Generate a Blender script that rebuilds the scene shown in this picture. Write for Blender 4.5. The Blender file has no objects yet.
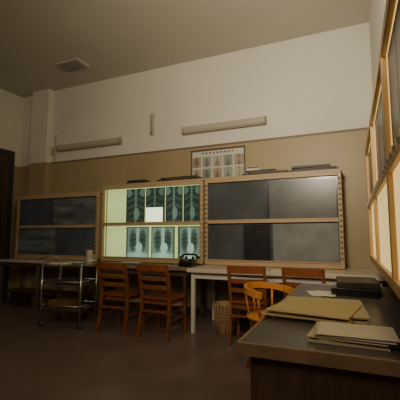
import bpy, bmesh, math, random
from mathutils import Vector, Matrix
random.seed(4)
C=bpy.context
MATS={}
def mat(name,col,rough=0.6,metal=0.0,noise=0.0,nscale=8.0,stretch=(1,1,1),emit=None,estr=0.0,bump=0.0,spec=0.5):
    if name in MATS: return MATS[name]
    m=bpy.data.materials.new(name); m.use_nodes=True
    nt=m.node_tree; b=nt.nodes["Principled BSDF"]
    b.inputs["Base Color"].default_value=(*col,1)
    b.inputs["Roughness"].default_value=rough
    b.inputs["Metallic"].default_value=metal
    b.inputs["Specular IOR Level"].default_value=spec
    if noise>0 or bump>0:
        tc=nt.nodes.new("ShaderNodeTexCoord"); mp=nt.nodes.new("ShaderNodeMapping")
        mp.inputs["Scale"].default_value=stretch
        nz=nt.nodes.new("ShaderNodeTexNoise"); nz.inputs["Scale"].default_value=nscale; nz.inputs["Detail"].default_value=5
        nt.links.new(tc.outputs["Object"],mp.inputs[0]); nt.links.new(mp.outputs[0],nz.inputs["Vector"])
        if noise>0:
            rp=nt.nodes.new("ShaderNodeValToRGB")
            rp.color_ramp.elements[0].position=0.3; rp.color_ramp.elements[1].position=0.7
            rp.color_ramp.elements[0].color=(*[c*(1-noise) for c in col],1)
            rp.color_ramp.elements[1].color=(*[min(1,c*(1+noise)) for c in col],1)
            nt.links.new(nz.outputs["Fac"],rp.inputs[0]); nt.links.new(rp.outputs[0],b.inputs["Base Color"])
        if bump>0:
            bp=nt.nodes.new("ShaderNodeBump"); bp.inputs["Strength"].default_value=bump; bp.inputs["Distance"].default_value=0.01
            nt.links.new(nz.outputs["Fac"],bp.inputs["Height"]); nt.links.new(bp.outputs[0],b.inputs["Normal"])
    if emit:
        b.inputs["Emission Color"].default_value=(*emit,1); b.inputs["Emission Strength"].default_value=estr
    MATS[name]=m; return m

def attr_mat(name,emis=0.0,rough=0.5):
    m=bpy.data.materials.new(name); m.use_nodes=True; nt=m.node_tree; b=nt.nodes["Principled BSDF"]
    a=nt.nodes.new("ShaderNodeAttribute"); a.attribute_name="Col"
    if emis>0:
        b.inputs["Base Color"].default_value=(0.01,0.02,0.015,1)
        nt.links.new(a.outputs["Color"],b.inputs["Emission Color"]); b.inputs["Emission Strength"].default_value=emis
        b.inputs["Roughness"].default_value=0.3
    else:
        nt.links.new(a.outputs["Color"],b.inputs["Base Color"]); b.inputs["Roughness"].default_value=rough
    return m

class B:
    """mesh builder: many shaped parts joined in one object"""
    def __init__(s,name): s.name=name; s.bm=bmesh.new(); s.mats=[]; s.M=Matrix.Identity(4)
    def mi(s,m):
        if m not in s.mats: s.mats.append(m)
        return s.mats.index(m)
    def _fin(s,verts,m,smooth=False):
        i=s.mi(m); fs=set()
        for v in verts:
            for f in v.link_faces: fs.add(f)
        for f in fs: f.material_index=i; f.smooth=smooth
        return fs
    def box(s,x0,x1,y0,y1,z0,z1,m,bev=0.0,rot=None):
        g=bmesh.ops.create_cube(s.bm,size=1); vs=g["verts"]
        c=Vector(((x0+x1)/2,(y0+y1)/2,(z0+z1)/2))
        for v in vs:
            v.co=Vector((v.co.x*(x1-x0),v.co.y*(y1-y0),v.co.z*(z1-z0)))
            if rot: v.co=rot@v.co
            v.co+=c
        fs=s._fin(vs,m)
        if bev>0:
            es=set(e for f in fs for e in f.edges)
            r=bmesh.ops.bevel(s.bm,geom=list(es),offset=bev,segments=2,affect='EDGES',profile=0.5)
            for f in r["faces"]: f.material_index=s.mi(m)
    def tube(s,pts,r,m,seg=8,r2=None,flat=None,closed=False):
        """sweep along pts; flat=(w,h) for rectangular profile oriented z-up"""
        pts=[Vector(p) for p in pts]; n=len(pts); rings=[]
        for i,p in enumerate(pts):
            if closed: t=(pts[(i+1)%n]-pts[i-1])
            else: t=(pts[min(i+1,n-1)]-pts[max(i-1,0)])
            t.normalize()
            up=Vector((0,0,1)) if abs(t.z)<0.9 else Vector((0,1,0))
            a=t.cross(up).normalized(); b=a.cross(t).normalized()
            rr=r if r2 is None else r+(r2-r)*i/(n-1)
            ring=[]
            if flat:
                for (u,w) in ((-1,-1),(1,-1),(1,1),(-1,1)):
                    ring.append(s.bm.verts.new(p+a*u*flat[0]/2+b*w*flat[1]/2))
            else:
                for k in range(seg):
                    an=2*math.pi*k/seg
                    ring.append(s.bm.verts.new(p+(a*math.cos(an)+b*math.sin(an))*rr))
            rings.append(ring)
        k=len(rings[0]); fs=[]
        for i in range(n if closed else n-1):
            A=rings[i];D=rings[(i+1)%n]
            for j in range(k):
                fs.append(s.bm.faces.new((A[j],A[(j+1)%k],D[(j+1)%k],D[j])))
        if not closed:
            fs.append(s.bm.faces.new(rings[0][::-1])); fs.append(s.bm.faces.new(rings[-1]))
        mi=s.mi(m)
        for f in fs: f.material_index=mi; f.smooth=not flat
    def lathe(s,prof,c,m,seg=24,axis='z'):
        rings=[]
        for (r,z) in prof:
            ring=[]
            for k in range(seg):
                an=2*math.pi*k/seg
                if axis=='z': co=Vector((r*math.cos(an),r*math.sin(an),z))
                elif axis=='y': co=Vector((r*math.cos(an),z,r*math.sin(an)))
                else: co=Vector((z,r*math.cos(an),r*math.sin(an)))
                ring.append(s.bm.verts.new(Vector(c)+co))
            rings.append(ring)
        mi=s.mi(m)
        for i in range(len(rings)-1):
            for j in range(seg):
                f=s.bm.faces.new((rings[i][j],rings[i][(j+1)%seg],rings[i+1][(j+1)%seg],rings[i+1][j])); f.material_index=mi; f.smooth=True
        for rg in (rings[0],rings[-1]):
            f=s.bm.faces.new(rg); f.material_index=mi
    def poly(s,pts,y0,y1,m,axis='y'):
        """extrude 2D polygon"""
        A=[];D=[]
        for (u,v) in pts:
            if axis=='y': A.append(s.bm.verts.new((u,y0,v)));D.append(s.bm.verts.new((u,y1,v)))
            elif axis=='x': A.append(s.bm.verts.new((y0,u,v)));D.append(s.bm.verts.new((y1,u,v)))
            else: A.append(s.bm.verts.new((u,v,y0)));D.append(s.bm.verts.new((u,v,y1)))
        mi=s.mi(m); n=len(A)
        fs=[s.bm.faces.new(A),s.bm.faces.new(D[::-1])]
        for i in range(n): fs.append(s.bm.faces.new((A[i],D[i],D[(i+1)%n],A[(i+1)%n])))
        for f in fs: f.material_index=mi
    def grid(s,o,du,dv,nu,nv,fn,m):
        """coloured grid; fn(u,v)->rgb"""
        lay=s.bm.verts.layers.float_color.get("Col") or s.bm.verts.layers.float_color.new("Col")
        o=Vector(o);du=Vector(du);dv=Vector(dv);V=[]
        for j in range(nv+1):
            row=[]
            for i in range(nu+1):
                v=s.bm.verts.new(o+du*(i/nu)+dv*(j/nv)); c=fn(i/nu,j/nv); v[lay]=(*c,1); row.append(v)
            V.append(row)
        mi=s.mi(m)
        for j in range(nv):
            for i in range(nu):
                f=s.bm.faces.new((V[j][i],V[j][i+1],V[j+1][i+1],V[j+1][i])); f.material_index=mi
    def done(s,loc=(0,0,0),rz=0.0,recalc=True):
        if recalc: bmesh.ops.recalc_face_normals(s.bm,faces=s.bm.faces)
        me=bpy.data.meshes.new(s.name); s.bm.to_mesh(me); s.bm.free()
        for m in s.mats: me.materials.append(m)
        ob=bpy.data.objects.new(s.name,me); C.collection.objects.link(ob)
        ob.location=loc; ob.rotation_euler=(0,0,rz)
        return ob
def dup(ob,name,loc,rz):
    o=bpy.data.objects.new(name,ob.data); C.collection.objects.link(o); o.location=loc; o.rotation_euler=(0,0,rz); return o

# ---------------- materials
white_up=mat("wall_white_paint",(0.70,0.68,0.60),0.7,noise=0.05,nscale=1.2,bump=0.05)
beige_lo=mat("wall_beige_oilpaint",(0.37,0.29,0.165),0.45,noise=0.08,nscale=1.5)
ceil_m=mat("ceiling_paint",(0.56,0.54,0.47),0.8,noise=0.05,nscale=1)
floor_m=mat("linoleum_brown",(0.17,0.12,0.10),0.36,noise=0.18,nscale=3.0)
frame_m=mat("cabinet_frame_beige",(0.46,0.33,0.19),0.45,noise=0.08,nscale=6,stretch=(1,1,6))
frame_d=mat("frame_dark_edge",(0.12,0.085,0.05),0.5)
glass_d=mat("opal_glass_unlit",(0.07,0.08,0.085),0.2,noise=0.3,nscale=2.5)
glass_l=mat("opal_glass_grey",(0.19,0.20,0.195),0.3,noise=0.2,nscale=6)
glass_b=mat("opal_glass_bluish",(0.07,0.088,0.12),0.16,noise=0.35,nscale=3)
glass_k=mat("film_black",(0.022,0.024,0.026),0.25,noise=0.3,nscale=6)
wood_ch=mat("chair_wood",(0.21,0.068,0.022),0.30,noise=0.25,nscale=10,stretch=(4,4,1))
wood_or=mat("bentwood_orange",(0.62,0.25,0.06),0.28,noise=0.15,nscale=10,stretch=(4,4,1))
wood_dk=mat("table_wood_dark",(0.16,0.085,0.045),0.35,noise=0.25,nscale=6,stretch=(1,6,1))
desk_w=mat("desk_wood",(0.085,0.05,0.03),0.4,noise=0.3,nscale=6,stretch=(6,1,1))
desk_edge=mat("desk_edge_wood",(0.23,0.15,0.09),0.35,noise=0.2,nscale=8)
desk_top=mat("desk_linoleum_top",(0.10,0.09,0.08),0.3,noise=0.15,nscale=12)
cream_f=mat("formica_cream",(0.56,0.49,0.37),0.35)
white_m=mat("white_enamel",(0.62,0.60,0.54),0.35)
steel=mat("steel",(0.5,0.48,0.45),0.28,metal=0.9)
dark_m=mat("dark_metal",(0.05,0.045,0.04),0.4)
black=mat("bakelite_black",(0.012,0.012,0.012),0.18)
paper=mat("paper_white",(0.64,0.60,0.51),0.7,noise=0.05,nscale=5)
manila=mat("manila_cardboard",(0.56,0.45,0.22),0.6,noise=0.07,nscale=4)
manila2=mat("manila_cardboard_pale",(0.52,0.44,0.27),0.6,noise=0.07,nscale=4)
binder=mat("binder_dark",(0.035,0.028,0.022),0.5,noise=0.3,nscale=10)
fix_m=mat("fixture_diffuser",(0.45,0.42,0.34),0.4)
fix_c=mat("fixture_cap",(0.30,0.28,0.23),0.4)
vent_m=mat("vent_slot",(0.30,0.28,0.24),0.5)
wick=mat("wicker",(0.38,0.23,0.11),0.6,noise=0.3,nscale=30)
film=attr_mat("xray_film_backlit",1.0)
lit_w=mat("opal_glass_lit_warm",(0.5,0.45,0.3),0.3,emit=(1.0,0.72,0.27),estr=0.85)
printed=attr_mat("printed_chart",0.0,0.5)

# ---------------- room  (back wall Y=4.75, left X=-5.9, right X=0.3)
XL,XR,YB,YF,H,ZW=-5.9,0.30,4.75,-2.6,3.88,2.49
def wallbox(name,x0,x1,y0,y1):
    b=B(name)
    b.box(x0,x1,y0,y1,0,ZW,beige_lo); b.box(x0,x1,y0,y1,ZW,H,white_up); return b.done()
b=B("floor"); b.box(XL-.15,XR+.15,YF-.15,YB+.15,-0.1,0,floor_m); b.done()
b=B("ceiling"); b.box(XL-.15,XR+.15,YF-.15,YB+.15,H,H+.1,ceil_m); b.done()
wallbox("wall_back",XL-.15,XR+.15,YB,YB+.15)
wallbox("wall_left",XL-.15,XL,YF,YB)
wallbox("wall_right",XR,XR+.15,YF,YB)
wallbox("wall_front",XL-.15,XR+.15,YF-.15,YF)
b=B("pillar"); b.box(-5.50,-5.08,YB-.12,YB,0,ZW,beige_lo); b.box(-5.50,-5.08,YB-.12,YB,ZW,H,white_up); b.done()
b=B("trim_1"); b.box(-5.08,XR,YB-.012,YB,ZW-.012,ZW+.012,mat("trim_brown",(0.20,0.15,0.09),0.5)); b.done()
b=B("baseboard_back"); b.box(-5.08,XR,YB-.015,YB,0,.12,dark_m); b.done()
b=B("baseboard_left"); b.box(XL,XL+.015,YF,3.1,0,.12,dark_m); b.done()
# door on left wall
b=B("door_1"); XD=XL+.003
b.box(XD,XD+.05,3.2,3.3,0.002,2.75,dark_m,.005);b.box(XD,XD+.05,4.5,4.6,0.002,2.75,dark_m,.005);b.box(XD,XD+.05,3.3,4.5,2.65,2.75,dark_m,.005)
b.box(XD,XD+.03,3.3,4.5,0.01,2.65,desk_w)
for z0,z1 in ((.15,1.0),(1.15,2.5)):
    for y0,y1 in ((3.4,3.85),(3.95,4.4)): b.box(XD+.03,XD+.04,y0,y1,z0,z1,mat("door_panel",(0.05,0.032,0.022),0.4),.004)
b.tube([(XD+.03,3.4,1.05),(XD+.08,3.4,1.05),(XD+.08,3.52,1.05)],.01,steel)
b.done()
b=B("wall_conduit"); b.tube([(-4.98,YB-.015,2.5),(-4.98,YB-.015,3.0)],.012,fix_m); b.box(-5.03,-4.93,YB-.05,YB,2.62,2.78,fix_m,.006); b.done()
b=B("ceiling_vent")
vx,vy=-4.02,4.10
b.box(vx-.24,vx+.24,vy-.15,vy+.15,H-.02,H,ceil_m,.004)
for i in range(7):
    yy=vy-.12+i*.04; b.box(vx-.20,vx+.20,yy-.006,yy+.006,H-.03,H-.018,vent_m)
b.done()
def batten(name,x0,x1,zc):
    b=B(name); 
    b.box(x0,x1,YB-.04,YB,zc-.035,zc+.035,fix_c,.004)
    pr=[]
    for i in range(9):
        a=math.pi*i/8; pr.append((YB-.04-.055*math.sin(a),zc+.058*math.cos(a)))
    b.poly(pr,x0+.02,x1-.02,fix_m,'x')
    pr2=[(YB-.035+(p[0]-YB+.04)*1.07,zc+(p[1]-zc)*1.07) for p in pr]
    b.poly(pr2,x0,x0+.025,fix_c,'x'); b.poly(pr2,x1-.025,x1,fix_c,'x')
    return b.done()
batten("fluorescent_wall_lamp",-4.85,-3.48,2.735)
batten("fluorescent_wall_lamp.001",-2.33,-1.04,2.755)
b=B("wall_thermometer"); b.box(-2.94,-2.86,YB-.03,YB,2.76,3.12,fix_m,.01); b.tube([(-2.90,YB-.035,2.80),(-2.90,YB-.035,3.08)],.006,fix_c); b.lathe([(0.012,-.01),(.016,0),(.012,.01)],(-2.90,YB-.035,2.80),dark_m,12,'y'); b.done()

def chart(u,v):
    base=(0.60,0.58,0.48)
    if v<.03 or v>.97 or u<.015 or u>.985: return (0.25,0.23,0.18)
    if v>.84: 
        return (0.12,0.12,0.1) if (.2<u<.8 and .88<v<.93 and math.sin(u*90)>-.2) else base
    n=5; k=min(u*n,n-.001); cu=k-int(k); row=0 if v<.42 else 1
    v0,v1=((.07,.40) if row==0 else (.46,.80))
    if .07<cu<.93 and v0<v<v1:
        cols=[(.42,.40,.32),(.30,.33,.30),(.36,.28,.2),(.25,.27,.24)]
        c=cols[(int(k)*3+row*2)%4]; x=(cu-.5)/.43; y=(v-(v0+v1)/2)/((v1-v0)/2)
        w=.28+.22*math.cos(y*2.2+int(k)*.7)
        if abs(x)<w: f=.35+.35*abs(math.sin(y*7+int(k)*2+abs(x)*4)); return tuple(q*f for q in c)
        return c
    return base
b=B("anatomy_wall_chart")
b.grid((-2.20,YB-.008,1.96),(.83,0,0),(0,0,.46),100,56,chart,printed)
b.box(-2.21,-1.36,YB-.018,YB-.002,2.42,2.435,dark_m); b.box(-2.20,-1.37,YB-.006,YB-.001,1.96,2.42,paper)
b.box(-2.208,-2.196,YB-.014,YB-.002,1.96,2.42,dark_m); b.box(-1.374,-1.362,YB-.014,YB-.002,1.96,2.42,dark_m); b.done(recalc=False)
b=B("wall_notice"); b.box(-1.34,-1.16,YB-.006,YB-.001,1.93,2.12,paper); b.box(-1.335,-1.165,YB-.008,YB-.006,2.10,2.115,dark_m); b.done()

# ---------------- chest x-ray function
def xray(seed,style):
    rnd=random.Random(seed); ph=rnd.random()*6; sp=.9+.2*rnd.random(); off=(rnd.random()-.5)*.06; tone=.8+.4*rnd.random()
    def f(u,v):
        x=(u-.5-off)*2; y=(v-.5)*2
        if style==0:
            L=.15
            lung=min(((x-.43)/.33)**2+((y-.12)/.72)**2,((x+.43)/.33)**2+((y-.12)/.72)**2)
            if abs(x)<.12: L=.62
            elif lung<1: L=.05+.10*(lung)+.05*max(0,math.sin(y*22*sp+abs(x)*5+ph))
            else: L=.30
            heart=((x-.12)/.30)**2+((y+.35)/.34)**2
            if heart<1: L=max(L,.72)
            dia=-.62-.12*abs(x)
            if y<dia: L=.75-.25*abs(x)
            if abs(x)>.9 or y>.93: L*=.25
            L*=.85
        else:
            L=.04
            if abs(x)<.10: L=.17+.04*math.sin(y*30)
            r=math.sin((y+.25*abs(x))*15*sp+ph)
            if .12<abs(x)<.85: L=.035+.055*max(0,r)*(1-.6*abs(y))
            sh=((abs(x)-.75)/.35)**2+((y-.75)/.22)**2
            if sh<1: L=.16
            if ((x-.1)/.3)**2+((y+.5)/.35)**2<1: L=max(L,.21)
            if abs(x)>.93: L=.03
        L*=tone
        return (L*.60,L*.95,L*.66)
    return f
def litpanel(u,v):
    e=1-.35*abs(u-.5)-.2*abs(v-.5)
    return (.70*e,.86*e,.30*e)
def brightsq(u,v): return (1.6,1.7,1.15)

def viewer(name,x0,x1,z0,z1,yf,rail,mode,yb=None):
    b=B(name); d=YB-.005 if yb is None else yb; fw=.045
    b.box(x0,x0+.03,yf,d,z0,z1,frame_m,.004); b.box(x1-.03,x1,yf,d,z0,z1,frame_m,.004)
    b.box(x0-.01,x1+.01,yf-.015,d,z1,z1+.03,frame_m,.004); b.box(x0,x1,yf-.01,d,z0-.0,z0+.03,frame_m,.004)
    b.box(x0+.03,x1-.03,yf+.10,d,z0+.03,z1,frame_d)
    b.box(x0,x0+fw,yf-.02,yf+.005,z0,z1,frame_m,.004); b.box(x1-fw,x1,yf-.02,yf+.005,z0,z1,frame_m,.004)
    b.box(x0+fw,x1-fw,yf-.02,yf+.005,z1-fw,z1,frame_m,.004); b.box(x0+fw,x1-fw,yf-.02,yf+.005,z0,z0+fw*1.4,frame_m,.004)
    b.box(x0+fw,x1-fw,yf-.035,yf+.005,rail-.018,rail+.018,frame_m,.003)
    b.box(x0+fw,x1-fw,yf-.04,yf-.03,rail+.018,rail+.03,frame_m)
    b.box(x0+fw,x1-fw,yf-.035,yf-.02,z0+fw*1.4,z0+fw*1.4+.012,frame_m)
    n=16
    for i in range(n):
        zz=z0+.12+i*(z1-z0-.2)/(n-1)
        for xx in (x1-fw*.5,x0+fw*.5):
            b.box(xx-.012,xx+.012,yf-.036,yf-.02,zz-.010,zz+.010,frame_d if mode!='lit' else frame_m,.002)
    yg=yf+.012
    b.box(x0+fw,x1-fw,yg+.002,yg+.01,z0+.06,rail-.018,glass_d); b.box(x0+fw,x1-fw,yg+.002,yg+.01,rail+.018,z1-fw,glass_d)
    X0,X1=x0+fw,x1-fw; lo0,lo1=z0+.065,rail-.02; up0,up1=rail+.03,z1-fw
    if mode=='lit':
        cols=[(-3.53,-3.18,'L'),(-3.18,-2.83,1),(-2.83,-2.49,1),(-2.49,-2.20,1),(-2.20,-1.93,1)]
        b.grid((X0,yg,lo0),(X1-X0,0,0),(0,0,lo1-lo0),24,12,litpanel,film)
        b.grid((X0,yg,up0),(X1-X0,0,0),(0,0,up1-up0),24,12,litpanel,film)
        s=1
        for (a,c,k) in cols:
            if k=='L': continue
            b.grid((a+.006,yg-.004,up0),(c-a-.012,0,0),(0,0,up1-up0-.012),36,44,xray(s,1),film); s+=1
        for a,c in ((-3.16,-2.76),(-2.72,-2.33),(-2.28,-1.94)):
            b.grid((a,yg-.004,lo0),(c-a,0,0),(0,0,lo1-lo0-.02),40,44,xray(s+10,0),film); s+=1
        b.grid((-2.82,yg-.006,up0),(.29,0,0),(0,0,.215),2,2,brightsq,film)
        b.box(-3.535,-3.52,yf-.01,yf,lo0,up1,frame_m)
    else:
        w=X1-X0
        b.box(X0+w*.49,X0+w*.50,yg-.002,yg+.002,rail+.018,z1-fw,glass_k)
        if mode=='R':
            b.box(X0+w*.30,X0+w*.51,yg-.006,yg+.001,lo0,lo1-.02,glass_k)
            b.box(X0+w*.53,X1-.01,yg-.006,yg+.001,lo0,lo1-.01,glass_l)
            b.box(X0+w*.03,X0+w*.29,yg-.006,yg+.001,lo0,lo1-.01,glass_d)
            b.box(X0+w*.02,X0+w*.47,yg-.006,yg+.001,up0,up1-.02,glass_d)
            b.box(X0+w*.51,X1-.02,yg-.006,yg+.001,up0,up1-.03,mat("opal_glass_mid",(0.095,0.10,0.098),0.28,noise=0.25,nscale=5))
        else:
            gs=mat("opal_glass_painted_reflections",(0.12,0.14,0.165),0.2,noise=0.6,nscale=2.2,stretch=(1,1,4))  # lighter stretched noise paints streaky reflections into the pane colour
            b.box(X0+.01,X0+w*.44,yg-.006,yg+.001,up0,up1-.02,glass_b); b.box(X0+w*.47,X1-.01,yg-.006,yg+.001,up0,up1-.02,gs)
            b.box(X0+.01,X0+w*.5,yg-.006,yg+.001,lo0,lo1-.01,gs); b.box(X0+w*.53,X1-.01,yg-.006,yg+.001,lo0,lo1-.01,glass_b)
    return b.done(recalc=False)
viewer("xray_viewer_cabinet",-1.86,-0.10,.765,1.92,4.45,1.335,'R')
viewer("xray_viewer_cabinet.001",-3.62,-1.885,.765,1.92,4.45,1.325,'lit')
viewer("xray_viewer_cabinet.002",-5.46,-3.66,.765,1.83,4.41,1.30,'Lf',4.625)

# right wall viewer, face toward -X, glowing warm
b=B("xray_viewer_cabinet.003")
frame_o=mat("cabinet_frame_orange_wood",(0.46,0.28,0.12),0.4,noise=0.1,nscale=6)
xf=.165; y0,y1,z0,z1=.62,3.85,.92,2.0; dX=XR-.004
b.box(xf,dX,y0,y1,z1,z1+.03,frame_o,.004); b.box(xf,dX,y0,y1,z0-.03,z0,frame_o,.004)
b.box(xf,dX,y0,y0+.03,z0,z1,frame_o,.004); b.box(xf,dX,y1-.03,y1,z0,z1,frame_m,.004)
b.box(xf+.03,dX,y0+.03,y1-.03,z0,z1,frame_d)
for z in (z0,1.42,z1-.05): b.box(xf-.02,xf+.005,y0,y1,z,z+.05,frame_o,.004)
for y in (y0,1.70,2.77,y1-.05): b.box(xf-.018,xf+.005,y,y+.05,z0,z1,frame_o,.004)
b.box(xf+.012,xf+.02,y0+.03,y1-.03,z0,z1,lit_w)
for y in (.8,1.1,1.38,1.76,2.05,2.35,2.83,3.15,3.45): b.box(xf+.004,xf+.009,y,y+.27,1.48,1.93,glass_k)
for i in range(26):
    y=.75+i*.12; b.box(xf-.03,xf-.018,y,y+.02,1.44,1.46,steel)
b.done(recalc=False)

def stack(name,x,y,z,items):
    b=B(name); zz=z
    for (w,d,h,m,dx,r) in items:
        b.box(x+dx-w/2,x+dx+w/2,y-d/2,y+d/2,zz,zz+h,m,min(.004,h*.3),Matrix.Rotation(r,3,'Z')); zz+=h+.0005
    return b.done()
T=1.951
stack("binder_stack",-0.42,4.58,T,[(.58,.24,.028,binder,0,.02),(.5,.22,.015,frame_d,.02,-.03),(.46,.23,.03,binder,-.03,.03)])
stack("folder_pile",-1.03,4.58,T,[(.60,.24,.025,binder,0,.0),(.50,.22,.02,frame_d,.04,.05),(.4,.2,.02,binder,-.05,-.04)])
stack("folder_pile.001",-2.28,4.58,T,[(.72,.24,.025,binder,0,.0),(.55,.22,.014,frame_d,.04,.05),(.6,.2,.018,binder,-.02,-.04)])
stack("folder_pile.002",-3.00,4.58,T,[(.36,.24,.03,binder,0,.0),(.30,.2,.025,binder,-.02,.1)])

def table(name,x0,x1,yf,top,edge,legx,legm):
    b=B(name)
    b.box(x0,x1,yf,YB-.02,.735,.76,top,.003)
    b.box(x0,x1,yf-.012,yf,.715,.762,edge,.004)
    b.box(x0+.04,x1-.04,yf+.05,yf+.07,.64,.735,legm); 
    for lx in legx:
        for ly in (yf+.06,YB-.12):
            b.tube([(lx,ly,.735),(lx,ly,.0)],.02,legm,4,flat=(.042,.042))
        b.box(lx-.015,lx+.015,yf+.06,YB-.12,.66,.735,legm)
    return b.done()
table("wall_table",-1.86,.28,3.88,cream_f,cream_f,(-1.80,-.08),white_m)
table("wall_table.001",-3.64,-1.88,4.0,wood_dk,desk_edge,(-3.55,-1.97),desk_w)
b=B("wall_table.002")
b.box(-5.50,-3.68,4.1,4.62,.72,.76,cream_f,.005)
b.box(-5.46,-3.72,4.13,4.15,.66,.72,desk_w); b.box(-5.44,-3.74,4.20,4.58,.22,.245,desk_w,.003)
for lx in (-5.45,-4.6,-3.74):
    for ly in (4.15,4.58): b.tube([(lx,ly,.72),(lx,ly,0)],.018,steel,flat=(.034,.034))
b.done()
b=B("storage_carton"); b.box(-5.35,-4.95,4.26,4.56,.0,.20,binder,.004); b.box(-4.85,-4.75,4.26,4.56,.0,.21,wood_dk,.004); b.box(-4.75,-4.55,4.26,4.56,.0,.18,frame_d,.004); b.done()

def chair(name,loc,rz):
    b=B(name); w=.40; d=.40; sh=.45
    pts=[(-w/2,0),(w/2,0),(w/2+.015,d*.5),(w/2+.01,d-.04),(w/2-.03,d),(-w/2+.03,d),(-w/2-.01,d-.04),(-w/2-.015,d*.5)]
    b.poly(pts,sh-.022,sh,wood_ch,'z')
    b.box(-w/2+.03,w/2-.03,.03,.05,sh-.08,sh-.022,wood_ch); b.box(-w/2+.03,w/2-.03,d-.06,d-.04,sh-.08,sh-.022,wood_ch)
    for sx in (-1,1):
        b.box(sx*(w/2-.035)-.01,sx*(w/2-.035)+.01,.03,d-.04,sh-.08,sh-.022,wood_ch)
        b.tube([(sx*(w/2-.01),-.05,0),(sx*(w/2-.012),-.005,.25),(sx*(w/2-.015),.01,sh),(sx*(w/2-.012),-.025,.62),(sx*(w/2-.01),-.085,.83)],.017,wood_ch,flat=(.030,.034))
        b.tube([(sx*(w/2-.025),d-.03,sh-.02),(sx*(w/2-.015),d-.015,0)],.017,wood_ch,flat=(.034,.034))
        b.tube([(sx*(w/2-.018),d-.02,.20),(sx*(w/2-.018),-.02,.20)],.01,wood_ch,flat=(.018,.026))
    b.tube([(-w/2+.02,d-.02,.26),(w/2-.02,d-.02,.26)],.01,wood_ch,flat=(.018,.028))
    b.tube([(-w/2+.02,-.025,.30),(w/2-.02,-.025,.30)],.01,wood_ch,flat=(.018,.028))
    for z,yy,h in ((.795,-.08,.08),(.67,-.04,.045),(.57,-.015,.045)):
        P=[]
        for i in range(9):
            t=i/8*2-1; P.append((t*(w/2-.008),yy-.03*(1-t*t)+.005,z))
        b.tube(P,.01,wood_ch,flat=(.016,h))
    return b.done(loc,rz)
c1=chair("wooden_chair",(-2.68,3.56,0),.03)
dup(c1,"wooden_chair.001",(-2.10,3.55,0),-.04)
dup(c1,"wooden_chair.002",(-1.06,3.72,0),.10)
dup(c1,"wooden_chair.003",(-.46,3.66,0),-.05)

b=B("bentwood_armchair"); R=.21
P=[]
for i in range(15):
    a=math.radians(-25+i*(230/14)); P.append((R*1.05*math.cos(a),R*1.05*math.sin(a),.66+.03*math.sin(a)))
b.tube(P,.016,wood_or,8,flat=(.026,.055))
b.lathe([(R-.03,.425),(R,.43),(R+.005,.44),(R,.455),(R-.05,.458)],(0,0,0),wood_or,28)
b.lathe([(R-.04,.38),(R-.02,.38),(R-.02,.425),(R-.04,.425)],(0,0,0),wood_ch,28)
for i in range(5):
    a=math.radians(-15+i*52.5); b.tube([(R*.9*math.cos(a),R*.9*math.sin(a),.45),(R*1.05*math.cos(a),R*1.05*math.sin(a),.66)],.010,wood_or)
for a in (45,135,225,315):
    a=math.radians(a); b.tube([(.15*math.cos(a),.15*math.sin(a),.43),(.21*math.cos(a),.21*math.sin(a),0)],.017,wood_or,8,.012)
b.tube([(.175*math.cos(t*math.pi/8),.175*math.sin(t*math.pi/8),.22) for t in range(16)],.008,wood_or,6,closed=True)
b.done((-.70,3.18,0),math.radians(60))

b=B("wicker_wastebasket")
b.lathe([(.10,0),(.105,.01),(.142,.33),(.150,.335),(.150,.345),(.138,.345),(.134,.33),(.098,.015)],(0,0,0),wick,28)
for i in range(9):
    z=.03+i*.036; r=.108+(z/.33)*.037
    b.tube([(r*math.cos(t*math.pi/12),r*math.sin(t*math.pi/12),z) for t in range(24)],.005,wick,5,closed=True)
for i in range(20):
    a=i*math.pi/10; b.tube([(.112*math.cos(a),.112*math.sin(a),.0),(.149*math.cos(a),.149*math.sin(a),.34)],.005,wick,5)
b.done((-1.45,4.10,0))

b=B("rotary_telephone")
b.poly([(-.10,0),(.10,0),(.10,.03),(.03,.085),(-.06,.095),(-.10,.05)],-.09,.09,black,'x')
b.lathe([(.045,0),(.045,.012),(.02,.015)],(0,-.01,.0),black,20); 
for sx in (-1,1): b.box(sx*.05-.012,sx*.05+.012,.02,.06,.09,.125,black,.004)
b.tube([(-.12,.04,.115),(-.10,.04,.14),(-.05,.04,.15),(.05,.04,.15),(.10,.04,.14),(.12,.04,.115)],.014,black,10)
b.lathe([(.02,-.02),(.03,-.015),(.028,.01),(.015,.015)],(-.115,.04,.115),black,16); b.lathe([(.02,-.02),(.03,-.015),(.028,.01),(.015,.015)],(.115,.04,.115),black,16)
b.lathe([(.04,-.006),(.042,0),(.04,.004)],(0,-.075,.058),steel,20,'y')
b.done((-1.97,4.15,.7615))
b=B("enamel_beaker")
b.lathe([(.038,0),(.04,.003),(.048,.18),(.051,.183),(.047,.183),(.04,.02),(.02,.012)],(0,0,0),paper,24)
b.tube([(.045,0,.12),(.08,0,.115),(.085,0,.07),(.045,0,.04)],.006,white_m)
b.done((-3.53,4.08,.761))
stack("paper_sheets",-.72,4.02,.7615,[(.30,.21,.004,paper,0,.2),(.28,.2,.003,paper,.03,-.1),(.22,.16,.012,manila2,-.02,.1)])
stack("clipboard",-2.9,4.2,.7625,[(.32,.22,.012,binder,0,.1),(.28,.2,.004,manila2,0,.1)])

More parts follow.
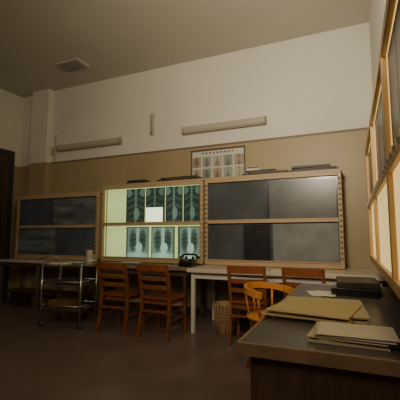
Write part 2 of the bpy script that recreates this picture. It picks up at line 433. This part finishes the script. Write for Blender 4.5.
b=B("instrument_trolley"); W,D=.56,.38
for sx in (-1,1):
    for sy in (-1,1):
        x,y=sx*W/2,sy*D/2
        b.tube([(x,y,.06),(x,y,.80)],.011,steel)
        b.lathe([(.012,-.012),(.034,-.01),(.036,0),(.034,.01),(.012,.012)],(x,y,.036),dark_m,16,'y')
for z,h in ((.77,.02),(.52,.02),(.22,.02)):
    b.box(-W/2,W/2,-D/2,D/2,z,z+.008,steel,.002)
    R=[(-W/2,-D/2,z+.05),(W/2,-D/2,z+.05),(W/2,D/2,z+.05),(-W/2,D/2,z+.05)]
    for i in range(4): b.tube([R[i],R[(i+1)%4]],.006,steel,6)
b.tube([(-W/2,-D/2,.80),(-W/2-.07,-D/2,.86),(-W/2-.07,D/2,.86),(-W/2,D/2,.80)],.009,steel)
b.box(-.15,.2,-.12,.12,.531,.58,dark_m,.005); b.box(-.22,.12,-.14,.1,.231,.33,wood_dk,.005); b.box(-.25,-.05,-.1,.1,.779,.80,paper,.003)
b.done((-3.46,3.64,0),math.radians(10))

# ---------------- foreground desk
b=B("writing_desk"); x0,x1,y0,y1=-.40,.27,1.30,3.07
b.box(x0,x1,y0,y1,.735,.758,desk_top,.002)
b.box(x0-.012,x1,y0-.014,y0,.712,.762,desk_edge,.004); b.box(x0-.014,x0,y0,y1,.712,.762,desk_edge,.004); b.box(x0,x1,y1,y1+.012,.712,.762,desk_edge,.004)
b.box(x0+.03,x1-.02,y0+.04,y0+.62,.06,.735,desk_w,.004)
b.box(x0+.03,x1-.02,y1-.62,y1-.04,.06,.735,desk_w,.004)
b.box(x0+.05,x1-.04,y0+.62,y1-.62,.62,.735,desk_w)
for i in range(3):
    z=.10+i*.205; b.box(x0+.015,x0+.03,y0+.07,y0+.59,z,z+.19,desk_w,.005); b.box(x0+.015,x0+.03,y1-.59,y1-.07,z,z+.19,desk_w,.005)
    for yy in (y0+.33,y1-.33): b.tube([(x0+.015,yy-.05,z+.1),(x0-.008,yy-.04,z+.1),(x0-.008,yy+.04,z+.1),(x0+.015,yy+.05,z+.1)],.005,steel)
    b.box(x0+.06,x1-.05,y0+.03,y0+.04,z,z+.19,desk_w,.004)
for lx in (x0+.06,x1-.06):
    for ly in (y0+.08,y0+.56,y1-.56,y1-.08): b.box(lx-.025,lx+.025,ly-.025,ly+.025,0,.06,dark_m)
b.done()

ZT=.7595
b=B("xray_envelope_stack")
zz=ZT
for (cx,cy,w,d,h,m,r) in ((-.17,1.98,.42,.50,.012,manila2,.02),(-.20,1.93,.40,.48,.008,manila,-.10),(-.16,1.97,.40,.46,.010,manila2,.07),(-.19,1.87,.38,.36,.007,manila,-.16)):
    b.box(cx-w/2,cx+w/2,cy-d/2,cy+d/2,zz,zz+h,m,.002,Matrix.Rotation(r,3,'Z')); zz+=h+.0006
b.done()
b=B("document_pile"); zz=ZT
for i in range(9):
    w=.27;d=.20;h=.0035; cx=-.02+random.uniform(-.02,.02); cy=1.50+random.uniform(-.012,.012)
    b.box(cx-w/2,cx+w/2,cy-d/2,cy+d/2,zz,zz+h,[paper,manila2,paper][i%3],.001,Matrix.Rotation(random.uniform(-.12,.12),3,'Z')); zz+=h+.0005
b.done()
stack("black_binder",.01,2.70,ZT,[(.28,.38,.05,black,0,-.1),(.26,.34,.04,binder,0,.05)])
stack("note_sheets",-.22,2.55,ZT,[(.15,.21,.003,paper,0,.3),(.15,.21,.002,paper,.03,-.1)])

# ---------------- lights
def area(name,loc,target,size,power,col,spread=180,sy=None):
    L=bpy.data.lights.new(name,'AREA'); L.size=size; L.energy=power; L.color=col; L.spread=math.radians(spread)
    if sy: L.shape='RECTANGLE'; L.size_y=sy
    o=bpy.data.objects.new(name,L); C.collection.objects.link(o); o.location=loc
    o.rotation_euler=(Vector(target)-Vector(loc)).to_track_quat('-Z','Y').to_euler(); return o
area("photo_lamp",(-0.5,1.0,2.6),(-0.8,4.75,2.95),.4,42,(1.0,.86,.64),130)
area("room_lamp",(-1.6,-1.2,3.0),(-1.9,3.5,0.6),1.0,29,(1.0,.84,.64))

w=bpy.data.worlds.new("World"); C.scene.world=w; w.use_nodes=True
w.node_tree.nodes["Background"].inputs[0].default_value=(0.02,0.018,0.015,1)

cam=bpy.data.cameras.new("camera"); co=bpy.data.objects.new("camera",cam); C.collection.objects.link(co)
cam.sensor_width=36; cam.lens=31.5; cam.clip_start=.02
co.location=(0,0,1.15)
co.rotation_euler=(math.radians(90+5.87),0,math.radians(23.5))
C.scene.camera=co
